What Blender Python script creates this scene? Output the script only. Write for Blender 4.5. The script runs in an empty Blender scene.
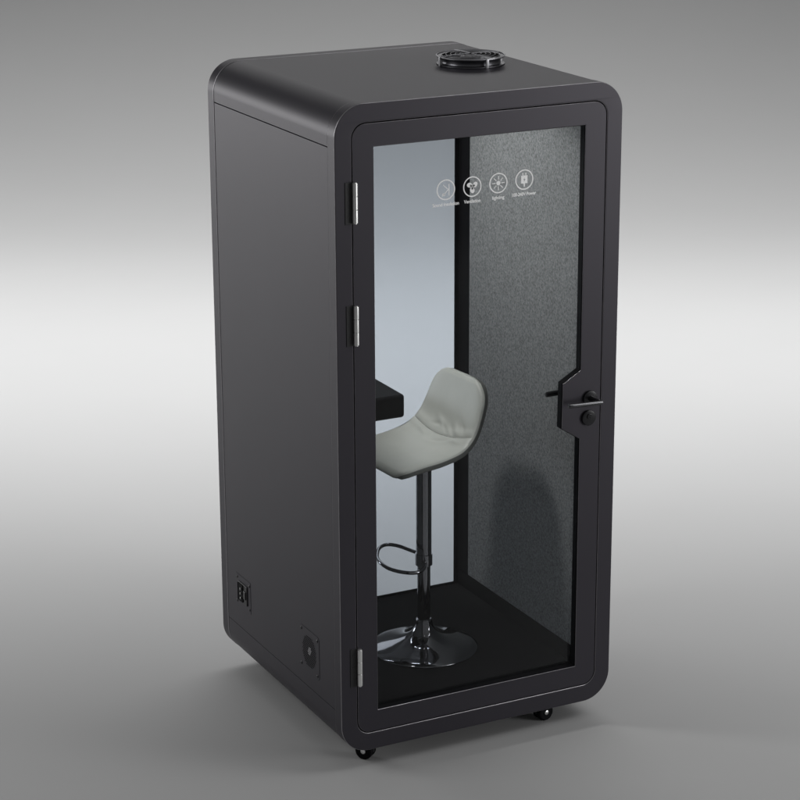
import bpy, bmesh, math, random
from mathutils import Vector, Matrix
R = math.radians
random.seed(4)
scene = bpy.context.scene
COL = scene.collection

# ------------------------------------------------------------------ dimensions (metres)
W, D = 1.016, 0.992            # booth width and depth
ZB, ZT = 0.070, 2.200          # underside and roof
GL, GR, GB, GT = .0567, .9595, .1308, 2.1412     # door opening in the front frame
WL, WR, WB, WT = .1317, .8805, .2072, 2.0662     # glass opening in the door leaf
SEAM_T, SEAM_B = 2.0676, .2127
RAD = .100
FLOOR = .170                   # carpet level inside the booth

# camera solved from the photograph
CAM = Vector((-2.89629, -6.13784, 3.39158))
PITCH, YAW, ROLL, FPX = .30141, .4694, -.00452, 2294.389
FH = Vector((math.sin(YAW), math.cos(YAW), 0))      # horizontal viewing direction
SH = Vector((math.cos(YAW), -math.sin(YAW), 0))     # sideways
C0 = Vector((CAM.x, CAM.y, 0))

# ------------------------------------------------------------------ materials
def mat(name, col, rough=.5, metal=0., spec=.5, bump=None, mott=None, coat=0.):
    m = bpy.data.materials.new(name); m.use_nodes = True
    nt = m.node_tree; b = nt.nodes['Principled BSDF']
    b.inputs['Base Color'].default_value = (*col, 1)
    b.inputs['Roughness'].default_value = rough
    b.inputs['Metallic'].default_value = metal
    b.inputs['Specular IOR Level'].default_value = spec
    b.inputs['Coat Weight'].default_value = coat
    tc = nt.nodes.new('ShaderNodeTexCoord')
    if mott:                                   # (scale, low factor, high factor, stretch z)
        mp = nt.nodes.new('ShaderNodeMapping'); mp.inputs['Scale'].default_value = (1, 1, mott[3])
        n = nt.nodes.new('ShaderNodeTexNoise'); n.inputs['Scale'].default_value = mott[0]
        n.inputs['Detail'].default_value = 5; n.inputs['Roughness'].default_value = .65
        r = nt.nodes.new('ShaderNodeValToRGB')
        r.color_ramp.elements[0].position = .3; r.color_ramp.elements[1].position = .72
        r.color_ramp.elements[0].color = (*[c*mott[1] for c in col], 1)
        r.color_ramp.elements[1].color = (*[c*mott[2] for c in col], 1)
        nt.links.new(tc.outputs['Object'], mp.inputs['Vector'])
        nt.links.new(mp.outputs[0], n.inputs['Vector'])
        nt.links.new(n.outputs['Fac'], r.inputs[0]); nt.links.new(r.outputs[0], b.inputs['Base Color'])
    if bump:                                   # (scale, strength, distance)
        n = nt.nodes.new('ShaderNodeTexNoise'); n.inputs['Scale'].default_value = bump[0]
        n.inputs['Detail'].default_value = 3
        bp = nt.nodes.new('ShaderNodeBump'); bp.inputs['Strength'].default_value = bump[1]
        bp.inputs['Distance'].default_value = bump[2]
        nt.links.new(tc.outputs['Object'], n.inputs['Vector'])
        nt.links.new(n.outputs['Fac'], bp.inputs['Height']); nt.links.new(bp.outputs[0], b.inputs['Normal'])
    return m

def glass_mat(name, tint, refl=1.):
    m = bpy.data.materials.new(name); m.use_nodes = True
    nt = m.node_tree; nt.nodes.clear()
    out = nt.nodes.new('ShaderNodeOutputMaterial'); mix = nt.nodes.new('ShaderNodeMixShader')
    tr = nt.nodes.new('ShaderNodeBsdfTransparent'); gl = nt.nodes.new('ShaderNodeBsdfGlossy')
    fr = nt.nodes.new('ShaderNodeFresnel'); fr.inputs['IOR'].default_value = 1.45
    mu = nt.nodes.new('ShaderNodeMath'); mu.operation = 'MULTIPLY'; mu.inputs[1].default_value = refl
    tr.inputs['Color'].default_value = (*tint, 1); gl.inputs['Roughness'].default_value = .02
    nt.links.new(fr.outputs[0], mu.inputs[0]); nt.links.new(mu.outputs[0], mix.inputs[0])
    nt.links.new(tr.outputs[0], mix.inputs[1]); nt.links.new(gl.outputs[0], mix.inputs[2])
    nt.links.new(mix.outputs[0], out.inputs['Surface'])
    return m

M = {
    'coat':   mat('charcoal_powder_coat', (.0225, .0212, .0265), .45, spec=.41, bump=(900, .10, .0003), mott=(3.0, .95, 1.05, 1)),
    'edge':   mat('highlight_edge_metal', (.34, .33, .35), .28, .75, mott=(25, .85, 1.15, 1)),  # lighter metal colour on the bevels paints in the edge highlights
    'liner':  mat('black_liner', (.003, .003, .0038), .85, spec=.06, bump=(700, .1, .0004)),
    'rubber': mat('black_rubber', (.004, .004, .005), .7, spec=.12, mott=(40, .8, 1.2, 1)),
    'felt':   mat('grey_felt', (.185, .193, .196), .95, spec=.1, bump=(700, .12, .0006), mott=(165, .45, 1.5, .8)),
    'carpet': mat('black_carpet', (.011, .011, .012), .95, spec=.1, bump=(600, .8, .003), mott=(160, .6, 1.5, 1)),
    'chrome': mat('dark_chrome', (.24, .24, .255), .07, 1., mott=(6, .95, 1.05, 1)),
    'steel':  mat('brushed_steel', (.86, .86, .85), .34, 1., mott=(20, .96, 1.04, .1)),
    'fan':    mat('black_fan_metal', (.11, .11, .12), .30, .9, mott=(30, .9, 1.1, 1)),
    'blade':  mat('grey_fan_blade', (.44, .44, .46), .38, .8, mott=(30, .9, 1.1, 1)),
    'leather':mat('pale_grey_leather', (.415, .43, .402), .46, spec=.4, bump=(260, .10, .0009), mott=(14, .96, 1.03, 1)),
    'shell':  mat('shaded_rim_leather', (.13, .135, .125), .55, spec=.35, bump=(260, .10, .0009), mott=(14, .95, 1.04, 1)),  # seat leather in a darker colour, with the rim's shade painted in
    'stitch': mat('grey_stitching', (.24, .25, .23), .7, mott=(300, .8, 1.2, 1)),
    'desk':   mat('black_laminate', (.004, .004, .005), .6, spec=.16, bump=(500, .1, .0004)),
    'handle': mat('black_handle_metal', (.020, .020, .022), .22, .4, mott=(40, .9, 1.1, 1)),
    'lever':  mat('gunmetal_lever', (.10, .10, .105), .2, 1., mott=(40, .9, 1.1, 1)),
    'white':  mat('white_vinyl', (.92, .92, .92), .5, mott=(30, .98, 1.0, 1)),
    'plastic':mat('black_plastic', (.012, .012, .013), .4, bump=(500, .08, .0003)),
    'paper':  mat('grey_studio_paper', (.458, .459, .459), .9, spec=.12, mott=(.8, .99, 1.01, 1)),
    'rglass': glass_mat('blue_tinted_glass', (.805, .835, .868), .5),
    'dglass': glass_mat('clear_door_glass', (.962, .97, .975), .35),
}
M['coat'].node_tree.nodes['Principled BSDF'].inputs['Specular Tint'].default_value = (1, .95, 1.045, 1)
lampm = mat('lamp_diffuser', (.8, .8, .8), .5)
_b = lampm.node_tree.nodes['Principled BSDF']
_b.inputs['Emission Color'].default_value = (1, .98, .95, 1); _b.inputs['Emission Strength'].default_value = 4
M['lamp'] = lampm

# ------------------------------------------------------------------ object helpers
def link(name, me, m, parent=None, smooth=True):
    o = bpy.data.objects.new(name, me); COL.objects.link(o)
    if m: me.materials.clear(); me.materials.append(M[m] if isinstance(m, str) else m)
    if parent: o.parent = parent
    return o

def obj(name, bm, m, parent=None, smooth=30):
    bmesh.ops.remove_doubles(bm, verts=bm.verts, dist=1e-6)
    bmesh.ops.recalc_face_normals(bm, faces=bm.faces)
    me = bpy.data.meshes.new(name); bm.to_mesh(me); bm.free()
    if smooth:
        me.polygons.foreach_set('use_smooth', [True]*len(me.polygons))
        me.set_sharp_from_angle(angle=R(smooth))
    o = link(name, me, m, parent)
    if smooth and smooth <= 50:
        o.data.set_sharp_from_angle(angle=R(50))
        wn = o.modifiers.new('weighted', 'WEIGHTED_NORMAL'); wn.keep_sharp = True; wn.weight = 100
    return o

def box(bm, x0, x1, y0, y1, z0, z1, bev=0., seg=2):
    g = bmesh.ops.create_cube(bm, size=1)
    vs = g['verts']
    for v in vs:
        v.co = Vector(((x0+x1)/2 + v.co.x*(x1-x0), (y0+y1)/2 + v.co.y*(y1-y0), (z0+z1)/2 + v.co.z*(z1-z0)))
    if bev:
        es = list({e for v in vs for e in v.link_edges})
        bmesh.ops.bevel(bm, geom=es, offset=bev, segments=seg, profile=.5, affect='EDGES')

def tube(bm, pts, r, n=10, closed=False):
    pts = [Vector(p) for p in pts]; N = len(pts); rings = []
    up = None
    for i, p in enumerate(pts):
        if closed: t = (pts[(i+1) % N]-pts[i-1]).normalized()
        else: t = (pts[min(i+1, N-1)]-pts[max(i-1, 0)]).normalized()
        if up is None:
            up = Vector((0, 0, 1)) if abs(t.z) < .9 else Vector((1, 0, 0))
        a = (up - t*up.dot(t)).normalized(); b = t.cross(a); up = a
        rr = r[i] if isinstance(r, (list, tuple)) else r
        rings.append([bm.verts.new(p + a*rr*math.cos(2*math.pi*k/n) + b*rr*math.sin(2*math.pi*k/n)) for k in range(n)])
    for i in range(N if closed else N-1):
        A, B = rings[i], rings[(i+1) % N]
        for k in range(n): bm.faces.new((A[k], A[(k+1) % n], B[(k+1) % n], B[k]))
    if not closed:
        bm.faces.new(rings[0][::-1]); bm.faces.new(rings[-1])

def lathe(bm, prof, c, axis='Z', n=48, cap=True):
    """prof: list of (radius, height along axis)"""
    rings = []
    for r, h in prof:
        ring = []
        for k in range(n):
            a = 2*math.pi*k/n; p = (r*math.cos(a), r*math.sin(a), h)
            if axis == 'Y': p = (p[0], h, p[1])
            if axis == 'X': p = (h, p[0], p[1])
            ring.append(bm.verts.new(Vector(c)+Vector(p)))
        rings.append(ring)
    for A, B in zip(rings, rings[1:]):
        for k in range(n): bm.faces.new((A[k], A[(k+1) % n], B[(k+1) % n], B[k]))
    if cap:
        bm.faces.new(rings[0][::-1]); bm.faces.new(rings[-1])

def rrect(x0, x1, z0, z1, r, n=14):
    pts = []
    for cx, cz, a0 in ((x1-r, z1-r, 0), (x0+r, z1-r, 90), (x0+r, z0+r, 180), (x1-r, z0+r, 270)):
        for k in range(n+1):
            a = R(a0+90*k/n); pts.append((cx+r*math.cos(a), cz+r*math.sin(a)))
    return pts

def ring_xz(name, outer, hole, y0, y1, bev, m, parent):
    """extruded outline (with an optional hole) standing in the XZ plane, bevelled on both faces"""
    cu = bpy.data.curves.new('outline', 'CURVE'); cu.dimensions = '2D'; cu.fill_mode = 'BOTH'
    for pts in (outer, hole):
        if not pts: continue
        sp = cu.splines.new('POLY'); sp.points.add(len(pts)-1); sp.use_cyclic_u = True
        for p, (x, z) in zip(sp.points, pts): p.co = (x, z, 0, 1)
    cu.extrude = (y1-y0)/2-bev; cu.bevel_depth = bev; cu.bevel_resolution = 2; cu.offset = -bev
    t = bpy.data.objects.new('outline', cu); COL.objects.link(t)
    dg = bpy.context.evaluated_depsgraph_get(); dg.update()
    me = bpy.data.meshes.new_from_object(t.evaluated_get(dg))
    bpy.data.objects.remove(t); bpy.data.curves.remove(cu)
    yc = (y0+y1)/2
    for v in me.vertices: v.co = (v.co.x, yc + v.co.z, v.co.y)      # mirror-swap y/z
    bm = bmesh.new(); bm.from_mesh(me); bpy.data.meshes.remove(me)
    o = obj(name, bm, m, parent, 50)
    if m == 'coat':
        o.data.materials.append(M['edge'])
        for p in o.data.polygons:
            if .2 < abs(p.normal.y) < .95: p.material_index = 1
    return o

def text_mesh(body, size):
    cu = bpy.data.curves.new('lettering', 'FONT'); cu.body = body; cu.size = size
    cu.align_x = 'CENTER'; cu.extrude = .0003; cu.offset = size*.022
    t = bpy.data.objects.new('lettering', cu); COL.objects.link(t)
    dg = bpy.context.evaluated_depsgraph_get(); dg.update()
    me = bpy.data.meshes.new_from_object(t.evaluated_get(dg))
    bpy.data.objects.remove(t); bpy.data.curves.remove(cu)
    return me

def empty(name, loc, label, cat):
    o = bpy.data.objects.new(name, None); COL.objects.link(o); o.location = loc
    o.empty_display_size = .2; o['label'] = label; o['category'] = cat
    return o

def inset(poly, d):
    """offset a counter-clockwise polygon inwards by d (mitred)"""
    n = len(poly); out = []
    for i in range(n):
        p0, p1, p2 = (Vector(poly[i-1]), Vector(poly[i]), Vector(poly[(i+1) % n]))
        a = (p1-p0).normalized(); b = (p2-p1).normalized()
        na = Vector((-a.y, a.x)); nb = Vector((-b.y, b.x))
        k = (na+nb); k = k/(1+na.dot(nb))
        out.append(tuple(p1+k*d))
    return out

# ------------------------------------------------------------------ setting: one seamless paper sweep
bm = bmesh.new()
prof = [(-9 + 1.0*i, 0) for i in range(24)]
T0, RS = 14.467, 10.866
prof = [p for p in prof if p[0] < T0] + [(T0 + RS*math.sin(R(a)), RS - RS*math.cos(R(a))) for a in range(0, 91, 3)] + [(T0+RS, RS+k) for k in (1, 2, 4)]
cols = [-22, -14, -8, -4, 0, 4, 8, 14, 22]
g = [[bm.verts.new(C0 + FH*t + SH*s + Vector((0, 0, z))) for s in cols] for t, z in prof]
for a, b in zip(g, g[1:]):
    for k in range(len(cols)-1): bm.faces.new((a[k], a[k+1], b[k+1], b[k]))
bd = obj('backdrop', bm, 'paper', None, 60); bd['kind'] = 'structure'

# ------------------------------------------------------------------ the booth
booth = empty('phone_booth', (W/2, D/2, 0), 'tall charcoal soundproof phone booth with rounded corners and a glass door, standing on castors', 'phone booth')
def P(name, bm, m, parent=booth, smooth=30):
    o = obj(name, bm, m, None, smooth)
    o.parent = parent
    o.matrix_parent_inverse = Matrix.Identity(4)
    o.data.transform(Matrix.Translation(-Vector((W/2, D/2, 0))))
    return o
def fix(o):                                  # mesh already built in world space, parented under the booth
    o.data.transform(Matrix.Translation(-Vector((W/2, D/2, 0)))); return o

def cap_prism(name, top):
    """roof (or base) panel: flat slab turning down (up) through rounded corners to the side seams"""
    i = .0015; th = .075
    o = rrect(i, W-i, ZB+i, ZT-i, RAD-i, 16)
    if top:
        arc = [p for p in o if p[1] > SEAM_T-.0001 and p[1] > 1.5]       # right seam -> over the top -> left seam
        s = SEAM_T+.0016
        poly = [(W-i, s)] + arc + [(i, s), (.078, s), (.086, 2.085), (W-.086, 2.085), (W-.078, s)]
    else:
        arc = [p for p in o if p[1] < 1.]
        s = SEAM_B-.0005
        poly = [(i, s)] + arc + [(W-i, s), (W-.078, s), (W-.078, FLOOR-.004), (.078, FLOOR-.004), (.078, s)]
    bm = bmesh.new()
    f = [bm.verts.new((x, .0514, z)) for x, z in poly]; b = [bm.verts.new((x, .9389, z)) for x, z in poly]
    bm.faces.new(f); bm.faces.new(b[::-1])
    for k in range(len(poly)):
        j = (k+1) % len(poly); bm.faces.new((f[k], b[k], b[j], f[j]))
    rim = [e for e in bm.edges if abs(e.verts[0].co.y-e.verts[1].co.y) < 1e-6]
    bmesh.ops.bevel(bm, geom=rim, offset=.0014, segments=2, profile=.5, affect='EDGES', clamp_overlap=True)
    return P(name, bm, 'coat', booth, 50)
roof = cap_prism('roof', True)
cap_prism('base_panel', False)
for x0, x1 in ((.0015, .080), (W-.080, W-.0015)):
    bm = bmesh.new(); box(bm, x0, x1, .0514, .9389, SEAM_B+.0005, SEAM_T-.0016, .001, 2); P('side_panel', bm, 'coat')

outer = rrect(0, W, ZB, ZT, RAD, 18)
fr = fix(ring_xz('front_frame', outer, rrect(GL, GR, GB, GT, .048, 12), 0, .0500, .0030, 'coat', booth))
fix(ring_xz('rear_frame', outer, rrect(.066, .950, .145, 2.110, .004, 3), .9402, D, .0030, 'coat', booth))
fix(ring_xz('door_jamb', rrect(.045, .971, .120, 2.152, .05, 10), rrect(.0805, .9355, FLOOR+.003, 2.083, .004, 4), .0515, .098, .001, 'liner', booth))

# inside faces
bm = bmesh.new(); box(bm, .0805, W-.0805, .05, .9400, FLOOR-.0035, FLOOR, 0); P('carpet', bm, 'carpet')
for x0, x1 in ((W-.0860, W-.0801), (.0801, .0860)):
    bm = bmesh.new(); box(bm, x0, x1, .100, .855, .232, 2.060, .002, 2); P('acoustic_panel', bm, 'felt')
    bm = bmesh.new(); box(bm, x0, x1, .100, .9395, FLOOR+.0005, .2310, .001, 1); P('skirting', bm, 'liner')
    bm = bmesh.new(); box(bm, x0, x1, .8565, .9395, .2320, 2.083, .001, 1); P('corner_trim', bm, 'liner')
bm = bmesh.new(); box(bm, .088, W-.088, .10, .9385, 2.078, 2.0842, .001, 1); P('ceiling_lining', bm, 'felt')
fix(ring_xz('window_trim', rrect(.0865, .9295, .1708, 2.0775, .002, 2), rrect(.1010, .9150, .1795, 2.0720, .003, 3), .9340, .9397, .0006, 'liner', booth))
bm = bmesh.new(); box(bm, .0665, .9495, .9406, .9470, .1455, 2.1095, 0); P('rear_window', bm, 'rglass')
bm = bmesh.new(); lathe(bm, [(.050, 0), (.055, .004), (.055, .010)], (.20, .56, 2.0675), 'Z', 32); P('ceiling_lamp', bm, 'lamp')

# desk fixed to the left wall
bm = bmesh.new(); box(bm, .0865, .556, .630, .9335, .966, 1.050, .011, 4); P('desk', bm, 'desk', booth, 40)

# ---- door
NOTCH = [(WR, WB), (WR, 1.022), (.8115, 1.067), (.8135, 1.219), (WR, 1.257), (WR, WT), (WL, WT), (WL, WB)]
G = .0035
door = fix(ring_xz('door', rrect(GL+G, GR-G, GB+G, GT-G, .0445, 12), NOTCH, .0005, .0300, .0016, 'coat', booth))
def dchild(o):
    o.parent = door; return o
dchild(fix(ring_xz('gasket', inset(NOTCH, .0002), inset(NOTCH, .0018), .0050, .0298, .0003, 'rubber', booth)))
bm = bmesh.new()
gp = inset(NOTCH, .0010)
f = [bm.verts.new((x, .0200, z)) for x, z in gp]; b = [bm.verts.new((x, .0270, z)) for x, z in gp]
bm.faces.new(f); bm.faces.new(b[::-1])
for k in range(len(gp)): bm.faces.new((f[k], b[k], b[(k+1) % len(gp)], f[(k+1) % len(gp)]))
P('glass', bm, 'dglass', door, 0)

# hinges: steel knuckle of five rolls, black plate put where the knuckle's soft shadow falls
for z0, z1 in ((1.838, 1.962), (1.453, 1.577), (.310, .436)):
    bm = bmesh.new(); x, y, r = .0632, -.0085, .0088
    n = 3; h = (z1-z0)/n
    for k in range(n):
        a, b = z0+k*h+.0004, z0+(k+1)*h-.0004
        lathe(bm, [(r-.001, a), (r, a+.001), (r, b-.001), (r-.001, b)], (x, y, 0), 'Z', 20)
    lathe(bm, [(r*.7, z0-.002), (r*.7, z1+.002)], (x, y, 0), 'Z', 16)
    hg = P('hinge', bm, 'steel', door)
    bm = bmesh.new(); box(bm, .0330, .0590, -.0018, -.0002, z0-.004, z1+.002, .0008, 2)
    for zz in (z0+.02, (z0+z1)/2, z1-.02): lathe(bm, [(.0042, -.0026), (.0042, -.0012)], (.045, 0, zz), 'Y', 12)
    P('hinge_shade_plate', bm, 'plastic', hg)

# lever handle outside and inside, lock rose
def rose(x, z, r=.0262, y=-.0002):
    bm = bmesh.new(); lathe(bm, [(r, y), (r, y-.0065), (r-.0018, y-.0085), (.004, y-.0085)], (x, 0, z), 'Y', 36)
    return bm
bm = rose(.9150, 1.158)
tube(bm, [(.9150, -.006, 1.158), (.9150, -.036, 1.158), (.9160, -.047, 1.158), (.9200, -.052, 1.158)], [.0095, .0095, .0095, .0085], 14)
P('handle_rose', bm, 'handle', door)
bm = bmesh.new()
pts = [(.9300, -.055, 1.1565), (.9285, -.055, 1.1565), (.90, -.055, 1.157), (.86, -.0545, 1.1585), (.82, -.054, 1.160), (.8050, -.053, 1.1605), (.8035, -.053, 1.1605)]
tube(bm, pts, [.006, .0078, .0080, .0078, .0076, .0072, .0055], 14)
P('handle', bm, 'lever', door)
bm = rose(.9110, 1.0915, .0262)
P('lock', bm, 'handle', door)
bm = bmesh.new(); lathe(bm, [(.0090, -.0075), (.0090, -.0118), (.0080, -.0126)], (.9110, 0, 1.0975), 'Y', 24)
box(bm, .9100, .9120, -.0134, -.0115, 1.091, 1.104, .0004, 1); P('keyhole', bm, 'handle', door)
bm = bmesh.new()
lathe(bm, [(.026, .0302), (.026, .038), (.004, .039)], (.915, 0, 1.158), 'Y', 32)
tube(bm, [(.915, .036, 1.158), (.915, .094, 1.158), (.908, .100, 1.158), (.88, .100, 1.158), (.815, .100, 1.157), (.8085, .100, 1.157), (.806, .100, 1.157)], [.0095, .0095, .0095, .0095, .0092, .0085, .006], 14)
P('inner_handle', bm, 'plastic', door)

# printed icons on the glass
YI = .0192
def strip(bm, a, b, w):
    a = Vector(a); b = Vector(b); d = (b-a).normalized(); n = Vector((-d.y, d.x))*w/2
    poly(bm, [a-n, b-n, b+n, a+n])
def poly(bm, pts):
    f = [bm.verts.new((p[0], YI, p[1])) for p in pts]; b = [bm.verts.new((p[0], YI+.0005, p[1])) for p in pts]
    bm.faces.new(f); bm.faces.new(b[::-1])
    for k in range(len(pts)): bm.faces.new((f[k], b[k], b[(k+1) % len(pts)], f[(k+1) % len(pts)]))
def annulus(bm, cx, cz, r0, r1, n=56):
    for k in range(n):
        a, b = 2*math.pi*k/n, 2*math.pi*(k+1)/n
        poly(bm, [(cx+r0*math.cos(a), cz+r0*math.sin(a)), (cx+r1*math.cos(a), cz+r1*math.sin(a)),
                  (cx+r1*math.cos(b), cz+r1*math.sin(b)), (cx+r0*math.cos(b), cz+r0*math.sin(b))])
def disc(bm, cx, cz, r, n=24, sx=1, rot=0):
    poly(bm, [(cx+r*math.cos(2*math.pi*k/n)*math.cos(rot)*sx - r*math.sin(2*math.pi*k/n)*math.sin(rot),
               cz+r*math.cos(2*math.pi*k/n)*math.sin(rot)*sx + r*math.sin(2*math.pi*k/n)*math.cos(rot)) for k in range(n)])
IC = [(.3892, 1.9035, 'Sound Insulation', .0930), (.4827, 1.9040, 'Ventilation', .0590), (.5757, 1.9060, 'lighting', .0430), (.6692, 1.9080, '100-240V Power', .0870)]
for i, (cx, cz, cap, wd) in enumerate(IC):
    bm = bmesh.new(); annulus(bm, cx, cz, .0288, .0325)
    if i == 0:
        strip(bm, (cx+.011, cz-.019), (cx+.011, cz+.018), .0028)
        strip(bm, (cx-.009, cz+.016), (cx+.0085, cz+.000), .0026)
        strip(bm, (cx+.0085, cz+.000), (cx-.008, cz-.016), .0026)
        poly(bm, [(cx-.0135, cz-.020), (cx-.0015, cz-.0175), (cx-.0105, cz-.0085)])
    if i == 1:
        for a in (30, 150, 270):
            disc(bm, cx+.0115*math.cos(R(a)), cz+.0115*math.sin(R(a)), .0075, 24, 1.25, R(a+25))
            strip(bm, (cx, cz), (cx+.009*math.cos(R(a)), cz+.009*math.sin(R(a))), .0055)
    if i == 2:
        disc(bm, cx, cz, .0072)
        for k in range(8):
            a = R(45*k); strip(bm, (cx+.0105*math.cos(a), cz+.0105*math.sin(a)), (cx+.0225*math.cos(a), cz+.0225*math.sin(a)), .0024)
    if i == 3:
        for s in (-1, 1): strip(bm, (cx+s*.0055, cz+.012), (cx+s*.0055, cz+.0215), .0030)
        x0, x1, z0, z1 = cx-.0115, cx+.0115, cz-.012, cz+.013
        bolt = [(cx+.002, cz+.0075), (cx-.0045, cz-.001), (cx-.0005, cz-.001), (cx-.002, cz-.0085), (cx+.0048, cz+.001), (cx+.0006, cz+.001)]
        # body drawn as two half outlines so that the bolt stays open
        poly(bm, [(x0, z0), (cx-.002, z0), bolt[3], bolt[2], bolt[1], bolt[0], (cx+.002, z1), (x0, z1)])
        poly(bm, [(x1, z1), (cx+.002, z1), bolt[0], bolt[5], bolt[4], bolt[3], (cx-.002, z0), (x1, z0)])
        strip(bm, (cx, cz-.012), (cx, cz-.0225), .0034)
    P('icon', bm, 'white', door, 0)
    me = text_mesh(cap, .0150)
    bmx = bmesh.new(); bmx.from_mesh(me); bpy.data.meshes.remove(me)
    xs = [v.co.x for v in bmx.verts]; k = wd/(max(xs)-min(xs)); xm = (max(xs)+min(xs))/2; kz = 1.0
    for v in bmx.verts: v.co = Vector((cx + (v.co.x-xm)*k, YI+.0003 - v.co.z, cz - .0510 + v.co.y*kz))
    P('caption', bmx, 'white', door, 0)

# ---- roof fan
FC = Vector((.748, .520, ZT-.0015)); FR = .113
fanb = bmesh.new()
lathe(fanb, [(FR-.018, 0), (FR, 0), (FR+.001, .002), (FR, .004), (FR-.012, .006), (FR-.015, .013), (FR-.012, .022), (FR-.001, .024), (FR, .026), (FR-.001, .028), (FR-.016, .028)], FC, 'Z', 72, False)
fan = P('ventilation_fan', fanb, 'fan', booth)
bm = bmesh.new(); lathe(bm, [(FR-.016, .0), (FR-.016, .0275)], FC, 'Z', 64, False); lathe(bm, [(.001, .0015), (FR-.016, .0015)], FC, 'Z', 64, False)
P('fan_housing', bm, 'plastic', fan)
bm = bmesh.new(); lathe(bm, [(.034, .003), (.034, .024), (.030, .027), (.002, .0275)], FC, 'Z', 32)
P('fan_hub', bm, 'fan', fan)
for k in range(7):
    bm = bmesh.new(); a = 2*math.pi*k/7+.3
    rows = []
    for j in range(6):
        rr = .033 + (FR-.022-.033)*j/5; half = .020+.012*j/5; tw = R(34-14*j/5)
        row = []
        for q in range(5):
            c = (q/4-.5)*2*half
            lx, ly, lz = rr, c*math.cos(tw), .0140 + c*math.sin(tw)*.42 + .002*(1-(q/2-1)**2)
            aa = a + ly/rr
            row.append(bm.verts.new(FC+Vector((rr*math.cos(aa), rr*math.sin(aa), lz))))
        rows.append(row)
    for r0, r1 in zip(rows, rows[1:]):
        for q in range(4): bm.faces.new((r0[q], r0[q+1], r1[q+1], r1[q]))
    bmesh.ops.solidify(bm, geom=bm.faces[:], thickness=.0012)
    P('fan_blade', bm, 'blade', fan, 50)
bm = bmesh.new()
for j in range(7):
    rr = .020+(FR-.020)*j/6; zz = .0295 + .0045*math.cos(math.pi/2*(rr/FR)**2)
    tube(bm, [FC+Vector((rr*math.cos(2*math.pi*k/56), rr*math.sin(2*math.pi*k/56), zz)) for k in range(56)], .0009 if j < 6 else .0022, 6, True)
for k in range(4):
    a = k*math.pi/2
    tube(bm, [FC+Vector((rr*math.cos(a), rr*math.sin(a), .0305+.0045*math.cos(math.pi/2*(rr/FR)**2))) for rr in (.006, .03, .06, .09, FR)], .0018, 6)
P('fan_grille', bm, 'blade', fan)
for k in range(4):
    a = k*math.pi/2; c, s = math.cos(a), math.sin(a)
    bm = bmesh.new(); box(bm, -.004, .004, -.005, .005, 0, .031, .001, 1)
    bmesh.ops.transform(bm, matrix=Matrix.Translation(FC+Vector(((FR+.001)*c, (FR+.001)*s, 0))) @ Matrix.Rotation(a, 4, 'Z'), verts=bm.verts)
    P('fan_clip', bm, 'blade', fan)

# ---- power inlet and vent on the left side (outer face x = .0015)
XS = .0015
bm = bmesh.new()
def ringplate(bm, y0, y1, z0, z1, a0, a1, b0, b1, x):
    for (p0, p1, q0, q1) in ((y0, a0, z0, z1), (a1, y1, z0, z1), (a0, a1, z0, b0), (a0, a1, b1, z1)):
        box(bm, x-.0010, x-.0002, p0, p1, q0, q1)
ringplate(bm, .733, .861, .296, .412, .7585, .8350, .3170, .3890, XS)
inlet = P('power_inlet', bm, 'coat')
def screws(par, pts, r=.0050):
    for y, z in pts:
        bm = bmesh.new(); lathe(bm, [(r, -.0001), (r, -.0012), (r*.7, -.0024), (r*.25, -.0020)], (XS-.0008, y, z), 'X', 14)
        P('screw', bm, 'plastic', par)
screws(inlet, ((.849, .399), (.742, .398), (.852, .308), (.743, .309)))
bm = bmesh.new()
box(bm, XS-.0052, XS-.0003, .7580, .8355, .3165, .3895, .002, 2)
P('inlet_body', bm, 'plastic', inlet)
bm = bmesh.new(); box(bm, XS-.0062, XS-.0050, .7880, .8320, .3210, .3860, .003, 3); P('inlet_cavity', bm, 'rubber', inlet)
for z in (.3700, .3530, .3360):
    bm = bmesh.new(); box(bm, XS-.0125, XS-.0060, .7985, .8020, z-.0042, z+.0042, .0006, 1); P('pin', bm, 'steel', inlet)
bm = bmesh.new(); box(bm, XS-.0085, XS-.0050, .7640, .7840, .3380, .3680, .002, 2); P('rocker_switch', bm, 'handle', inlet)

bm = bmesh.new()
cy, cz, rr0 = .2445, .3430, .060
# plate drawn as a square with a round opening
n = 48; y0, y1, z0, z1 = .168, .321, .266, .420
ring_o, ring_i = [], []
for k in range(n):
    a = 2*math.pi*(k+.5)/n; c, s = math.cos(a), math.sin(a)
    ty = ((y1-cy) if c > 0 else (cy-y0))/max(abs(c), 1e-6); tz = ((z1-cz) if s > 0 else (cz-z0))/max(abs(s), 1e-6); t = min(ty, tz)
    ring_o.append((cy+c*t, cz+s*t)); ring_i.append((cy+c*rr0, cz+s*rr0))
vo = [[bm.verts.new((x, p[0], p[1])) for p in ring_o] for x in (XS-.0010, XS-.0002)]
vi = [[bm.verts.new((x, p[0], p[1])) for p in ring_i] for x in (XS-.0010, XS-.0002)]
for k in range(n):
    j = (k+1) % n
    bm.faces.new((vo[0][k], vo[0][j], vi[0][j], vi[0][k])); bm.faces.new((vo[1][k], vi[1][k], vi[1][j], vo[1][j]))
    bm.faces.new((vo[0][k], vo[1][k], vo[1][j], vo[0][j])); bm.faces.new((vi[0][k], vi[0][j], vi[1][j], vi[1][k]))
vent = P('intake_vent', bm, 'coat')
screws(vent, ((.307, .407), (.182, .405), (.308, .281), (.182, .280)), .0055)
bm = bmesh.new(); lathe(bm, [(.0596, -.0004), (.0596, -.0010), (.002, -.0010)], (XS, cy, cz), 'X', 40); P('vent_backing', bm, 'coat', vent)
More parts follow.
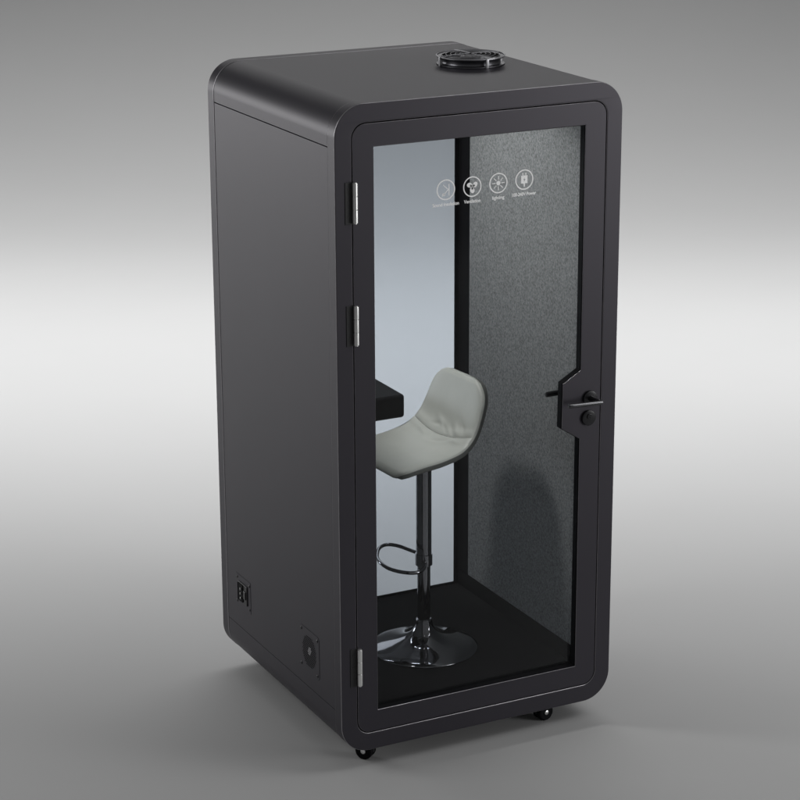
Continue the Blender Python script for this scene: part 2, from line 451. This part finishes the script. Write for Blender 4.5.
holes, glint = bmesh.new(), bmesh.new()
for iy in range(-8, 9):
    for iz in range(-9, 10):
        y = (iy + (.5 if iz % 2 else 0))*.0082; z = iz*.0071
        if math.hypot(y, z) < .0565 and max(abs(y), abs(z)) < .051:
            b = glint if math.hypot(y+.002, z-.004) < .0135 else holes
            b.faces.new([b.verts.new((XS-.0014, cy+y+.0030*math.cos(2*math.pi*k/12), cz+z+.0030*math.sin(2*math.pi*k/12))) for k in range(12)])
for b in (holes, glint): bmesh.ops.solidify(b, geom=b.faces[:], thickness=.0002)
P('vent_mesh', holes, 'rubber', vent, 0); P('fan_hub', glint, 'blade', vent, 0)  # light discs paint the hub's glint, black discs the open holes

# ---- castors
def castor(x, y, ang):
    e = bmesh.new()
    # mounting plate and fork
    box(e, -.026, .026, -.026, .026, .064, .0715, .002, 1)
    lathe(e, [(.012, .050), (.012, .066)], (0, 0, 0), 'Z', 18)
    T = Matrix.Translation((x, y, 0)) @ Matrix.Rotation(ang, 4, 'Z')
    def put(b): bmesh.ops.transform(b, matrix=T, verts=b.verts); return b
    # hood over the wheels
    prof = [(.0305*math.cos(R(a)), .030+.0305*math.sin(R(a))) for a in range(-10, 191, 10)]
    for (ya, yb) in ((-.004, .004),):
        f = [e.verts.new((px, ya, pz)) for px, pz in prof]; b = [e.verts.new((px, yb, pz)) for px, pz in prof]
        e.faces.new(f); e.faces.new(b[::-1])
        for k in range(len(prof)): e.faces.new((f[k], b[k], b[(k+1) % len(prof)], f[(k+1) % len(prof)]))
    c = P('castor', put(e), 'plastic')
    for s in (-1, 1):
        b = bmesh.new()
        lathe(b, [(.010, s*.0045), (.0285, s*.0045), (.0300, s*.0060), (.0300, s*.0170), (.0285, s*.0195), (.0240, s*.0205), (.0225, s*.0190), (.011, s*.0195), (.002, s*.0195)], (0, 0, .030), 'Y', 32)
        wh = P('wheel', put(b), 'rubber', c)
        b = bmesh.new(); lathe(b, [(.0085, s*.0190), (.0085, s*.0220), (.0065, s*.0235), (.001, s*.0238)], (0, 0, .030), 'Y', 16)
        P('bolt', put(b), 'steel', wh)
    return c
castor(.127, .086, R(-52)); castor(.799, .074, R(10)); castor(.240, .900, R(25)); castor(.797, .900, R(-20))

# ------------------------------------------------------------------ the bar stool
SA = R(5); SX, SY = .540, .460
stool = empty('bar_stool', (SX, SY, FLOOR), 'pale grey leather bar stool on a dark chrome pedestal inside the booth', 'bar stool')
stool.rotation_euler = (0, 0, SA)
def S(name, bm, m, parent=None, smooth=35):
    """bm in stool coordinates (origin on the carpet under the column)"""
    o = obj(name, bm, m, None, smooth); o.parent = parent or stool; return o
bm = bmesh.new()
lathe(bm, [(.184, .0005), (.189, .002), (.190, .005), (.188, .008), (.176, .0135), (.150, .0200), (.120, .0270), (.092, .0350), (.070, .0440), (.052, .0550), (.040, .0680), (.033, .0840), (.0295, .1000), (.0285, .1080), (.0270, .1095), (.0225, .1100)], (0, 0, 0), 'Z', 96)
base = S('base', bm, 'chrome', None, 40)
bm = bmesh.new(); lathe(bm, [(.0228, .104), (.0228, .60)], (0, 0, 0), 'Z', 40); S('column', bm, 'chrome')
bm = bmesh.new(); lathe(bm, [(.0240, .318), (.0268, .320), (.0268, .690), (.0250, .695)], (0, 0, 0), 'Z', 40); S('sleeve', bm, 'chrome')
# footrest: bar loop hung on the sleeve, reaching forward under the seat
fp = [(.010, .022, .334), (.006, .060, .335), (-.002, .100, .335), (-.012, .138, .336), (-.028, .168, .336), (-.050, .178, .336), (-.080, .163, .336), (-.110, .128, .336), (-.136, .086, .336), (-.152, .040, .336), (-.155, -.012, .335), (-.144, -.055, .335), (-.122, -.088, .335), (-.096, -.101, .334), (-.068, -.094, .334), (-.038, -.066, .333), (-.012, -.024, .332)]
def spline(pts, sub=6):
    out = []; n = len(pts)
    for i in range(n-1):
        p0, p1, p2, p3 = [Vector(pts[max(0, min(n-1, i+k))]) for k in (-1, 0, 1, 2)]
        for s in range(sub):
            t = s/sub
            out.append(.5*((2*p1)+(p2-p0)*t+(2*p0-5*p1+4*p2-p3)*t*t+(3*p1-p0-3*p2+p3)*t**3))
    out.append(Vector(pts[-1])); return out
bm = bmesh.new(); tube(bm, spline(fp), .0066, 12)
lathe(bm, [(.0300, .312), (.0300, .352)], (0, 0, 0), 'Z', 36); S('footrest', bm, 'chrome')
# seat plate and lever
bm = bmesh.new(); box(bm, -.085, .085, -.075, .075, .690, .702, .003, 2)
S('seat_plate', bm, 'plastic')

# padded one-piece shell: side profile (u, z above the carpet), swept across its width
PRO = [(-.205, .708), (-.198, .718), (-.170, .7265), (-.110, .7330), (-.040, .7350), (.020, .7400), (.060, .7510), (.092, .7740), (.115, .8080), (.130, .8500), (.144, .8950), (.157, .9400), (.167, .9770)]
cl = spline(PRO and [(u, 0, z) for u, z in PRO], 8)
L = [0]
for a, b in zip(cl, cl[1:]): L.append(L[-1]+(b-a).length)
TOT = L[-1]; NS, NV = 190, 90
def at(s):
    s = max(0, min(TOT, s))
    for i in range(len(L)-1):
        if L[i+1] >= s:
            f = (s-L[i])/max(1e-9, L[i+1]-L[i]); return cl[i].lerp(cl[i+1], f)
    return cl[-1]
def half(s):
    f = s/TOT
    w = .188 - .006*f if f < .45 else .1853 - .032*((f-.45)/.55)**1.2
    d = TOT-s; r = .085
    if d < r: w += -r + math.sqrt(max(0, r*r-(r-d)**2))
    r = .050
    if s < r: w += -r + math.sqrt(max(0, r*r-(r-s)**2))
    return w
SB = None
for i, p in enumerate(cl):                       # arc position of the bend
    if p.x > .072: SB = L[i]; break
def seam_at(q): return SB + .040 - .036*(1-q*q) - .010*q
def gauss(x, w): return math.exp(-(x/w)**2)
def surf(s, q, side):
    """side +1 upper face, -1 underside; q in -1..1 across"""
    p = at(s); t = (at(s+.004)-at(s-.004)).normalized(); n = Vector((-t.z, 0, t.x))
    w = half(s); v = q*w
    f = s/TOT
    wing = .016*gauss(s-SB, .11) + .006
    lift = wing*abs(q)**2.6
    edge = min(1, (1-abs(q)**(9 if side > 0 else 16))) * min(1, math.sqrt(max(0, min(s, TOT-s))/.016))
    T = .017 if side > 0 else .0235
    off = lift + side*T*max(0, edge)**.5
    if side > 0:
        crown = .004*(1-q*q)
        seam = seam_at(q)
        groove = -.0048*gauss(s-seam, .0042)
        puff = .0035*gauss(s-seam-.022, .016) + .003*gauss(s-seam+.022, .018)
        wr = 0
        for (qs, ds, a, wl, ws, ang) in WR_:
            dx = (q-qs)*.18; dy = s-seam-ds
            c, sn = math.cos(ang), math.sin(ang)
            wr += a*gauss(dx*c+dy*sn, wl)*gauss(-dx*sn+dy*c, ws)
        off += (crown + groove + puff + wr)*max(0, edge)
    pos = p + n*off; return Vector((pos.x, v, pos.z))
WR_ = [(.12, .050, .0062, .034, .013, .5), (-.05, .030, -.0045, .030, .009, .7), (.30, .034, -.004, .026, .009, -.3), (-.42, .032, .0050, .040, .011, .9), (-.30, .024, -.0036, .034, .008, .9),
       (-.60, .040, -.0036, .036, .009, .95), (.42, -.028, .0032, .034, .010, .4), (-.20, -.035, -.0030, .040, .010, -.4), (-.62, -.030, .0030, .034, .011, .35), (.1, -.060, .002, .05, .016, .1)]
def half_body(side):
    """upper cushion (+1) or the under shell (-1); both close on the middle sheet"""
    bm = bmesh.new(); grid = {}
    for k, sd in enumerate((side, 0)):
        for i in range(NS+1):
            s = TOT*(.5-.5*math.cos(math.pi*(i/NS)))*.35 + TOT*(i/NS)*.65
            for j in range(NV+1):
                x = j/NV*2-1; q = math.sin(x*math.pi/2)*.55 + x*.45
                p = surf(s, q, sd)
                if side < 0: p = p + Vector((0, q*.0012, -.0004))
                grid[k, i, j] = bm.verts.new(p)
    for k in (0, 1):
        for i in range(NS):
            for j in range(NV):
                bm.faces.new((grid[k, i, j], grid[k, i+1, j], grid[k, i+1, j+1], grid[k, i, j+1]))
    bmesh.ops.remove_doubles(bm, verts=bm.verts, dist=2e-5)
    return bm
seat = S('seat', half_body(1), 'leather', None, 75)
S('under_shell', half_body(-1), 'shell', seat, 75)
for e in (-1, 1):
    bm = bmesh.new()
    tube(bm, [surf(TOT*k/70, e*.994, 0) + Vector((0, e*.0008, .0004)) for k in range(4, 67)], .0014, 6)
    S('piping', bm, 'stitch', seat)
bm = bmesh.new()
tube(bm, [surf(seam_at(q), q, 1)+Vector((0, 0, .0003)) for q in [k/24*.94-.94+.94*k/24 for k in range(25)]], .0010, 6)
S('seam', bm, 'stitch', seat)

# ------------------------------------------------------------------ lamps of the studio, with unseen fill lamps added
def area(name, loc, target, sx, sy, power, col=(1, 1, 1), along=None):
    l = bpy.data.lights.new(name, 'AREA'); l.shape = 'RECTANGLE'; l.size = sx; l.size_y = sy; l.energy = power; l.color = col
    o = bpy.data.objects.new(name, l); COL.objects.link(o)
    z = (Vector(loc)-Vector(target)).normalized()
    x = Vector(along) if along else Vector((0, 0, 1)).cross(z)
    x = (x - z*x.dot(z)).normalized(); y = z.cross(x)
    o.matrix_world = Matrix.Translation(loc) @ Matrix((x, y, z)).transposed().to_4x4()
    return o
def tp(t, s, z): return C0 + FH*t + SH*s + Vector((0, 0, z))
strip = area('added_band_lamp', tp(10.569, 0, 5.76), tp(10.569 + 5.76*math.tan(.327), 0, 0), 16, .12, 520, along=SH)  # unseen lamp added to give the backdrop its bright band
strip.data.spread = 2*1.008
area('back_fill', tp(19, -1, 6.0), (.5, .5, 2.2), 9, 2.5, 98)  # unseen lamp added so that the roof has brightness to reflect
area('far_left_fill', (-5.5, 9.5, 1.8), (0, .4, 1.9), 3.6, 2.4, 250)  # unseen lamp added to brighten the left side panel
area('front_softbox', (3.6, -4.2, 1.9), (1, 0, 1.9), 1.2, 1.2, 18)
area('high_front_softbox', (2.6, -1.6, 3.2), (1, 0, 1.9), 1.2, 1.2, 19)
area('low_front_fill', (6.0, -5.0, 1.4), (1, 0, 1.7), 2, 1.6, 132)  # unseen lamp added to brighten the front faces and icons
area('overhead_softbox', (2.7, -1.5, 5.6), (.6, 0, 1.6), 1.4, 2.6, 20, along=(1, 0, 0))
area('high_left_fill', (-3.2, 1.2, 3.4), (-.3, .4, 1.0), 1.6, 1.6, 32)  # unseen lamp added to fill the shaded floor and side at left

dl = bpy.data.lights.new('booth_downlight', 'SPOT'); dl.energy = 39; dl.spot_size = R(99); dl.spot_blend = .50; dl.shadow_soft_size = .085; dl.color = (1, .985, .96)
do = bpy.data.objects.new('booth_downlight', dl); COL.objects.link(do); do.location = (.20, .56, 2.0500)
do.rotation_euler = (do.location - Vector((.93, .45, 1.48))).to_track_quat('Z', 'Y').to_euler()

w = bpy.data.worlds.new('World'); scene.world = w; w.use_nodes = True
bg = w.node_tree.nodes['Background']; bg.inputs['Color'].default_value = (1, 1, 1, 1); bg.inputs['Strength'].default_value = .15

# ------------------------------------------------------------------ camera
cam = bpy.data.cameras.new('camera'); co = bpy.data.objects.new('camera', cam); COL.objects.link(co)
cp, sp = math.cos(PITCH), math.sin(PITCH)
f = Vector((math.sin(YAW)*cp, math.cos(YAW)*cp, -sp)); r = Vector((math.cos(YAW), -math.sin(YAW), 0)); u = r.cross(f)
r2 = r*math.cos(ROLL)+u*math.sin(ROLL); u2 = -r*math.sin(ROLL)+u*math.cos(ROLL)
co.matrix_world = Matrix.Translation(CAM) @ Matrix((r2, u2, -f)).transposed().to_4x4()
cam.sensor_width = 36; cam.sensor_fit = 'HORIZONTAL'; cam.lens = 36*FPX/800; cam.clip_end = 200
scene.camera = co
scene.view_settings.view_transform = 'Standard'; scene.view_settings.look = 'None'
scene.view_settings.exposure = 0; scene.view_settings.gamma = 1
scene.render.resolution_x = scene.render.resolution_y = 1024
scene.cycles.use_denoising = True
scene.cycles.max_bounces = 10; scene.cycles.transparent_max_bounces = 16
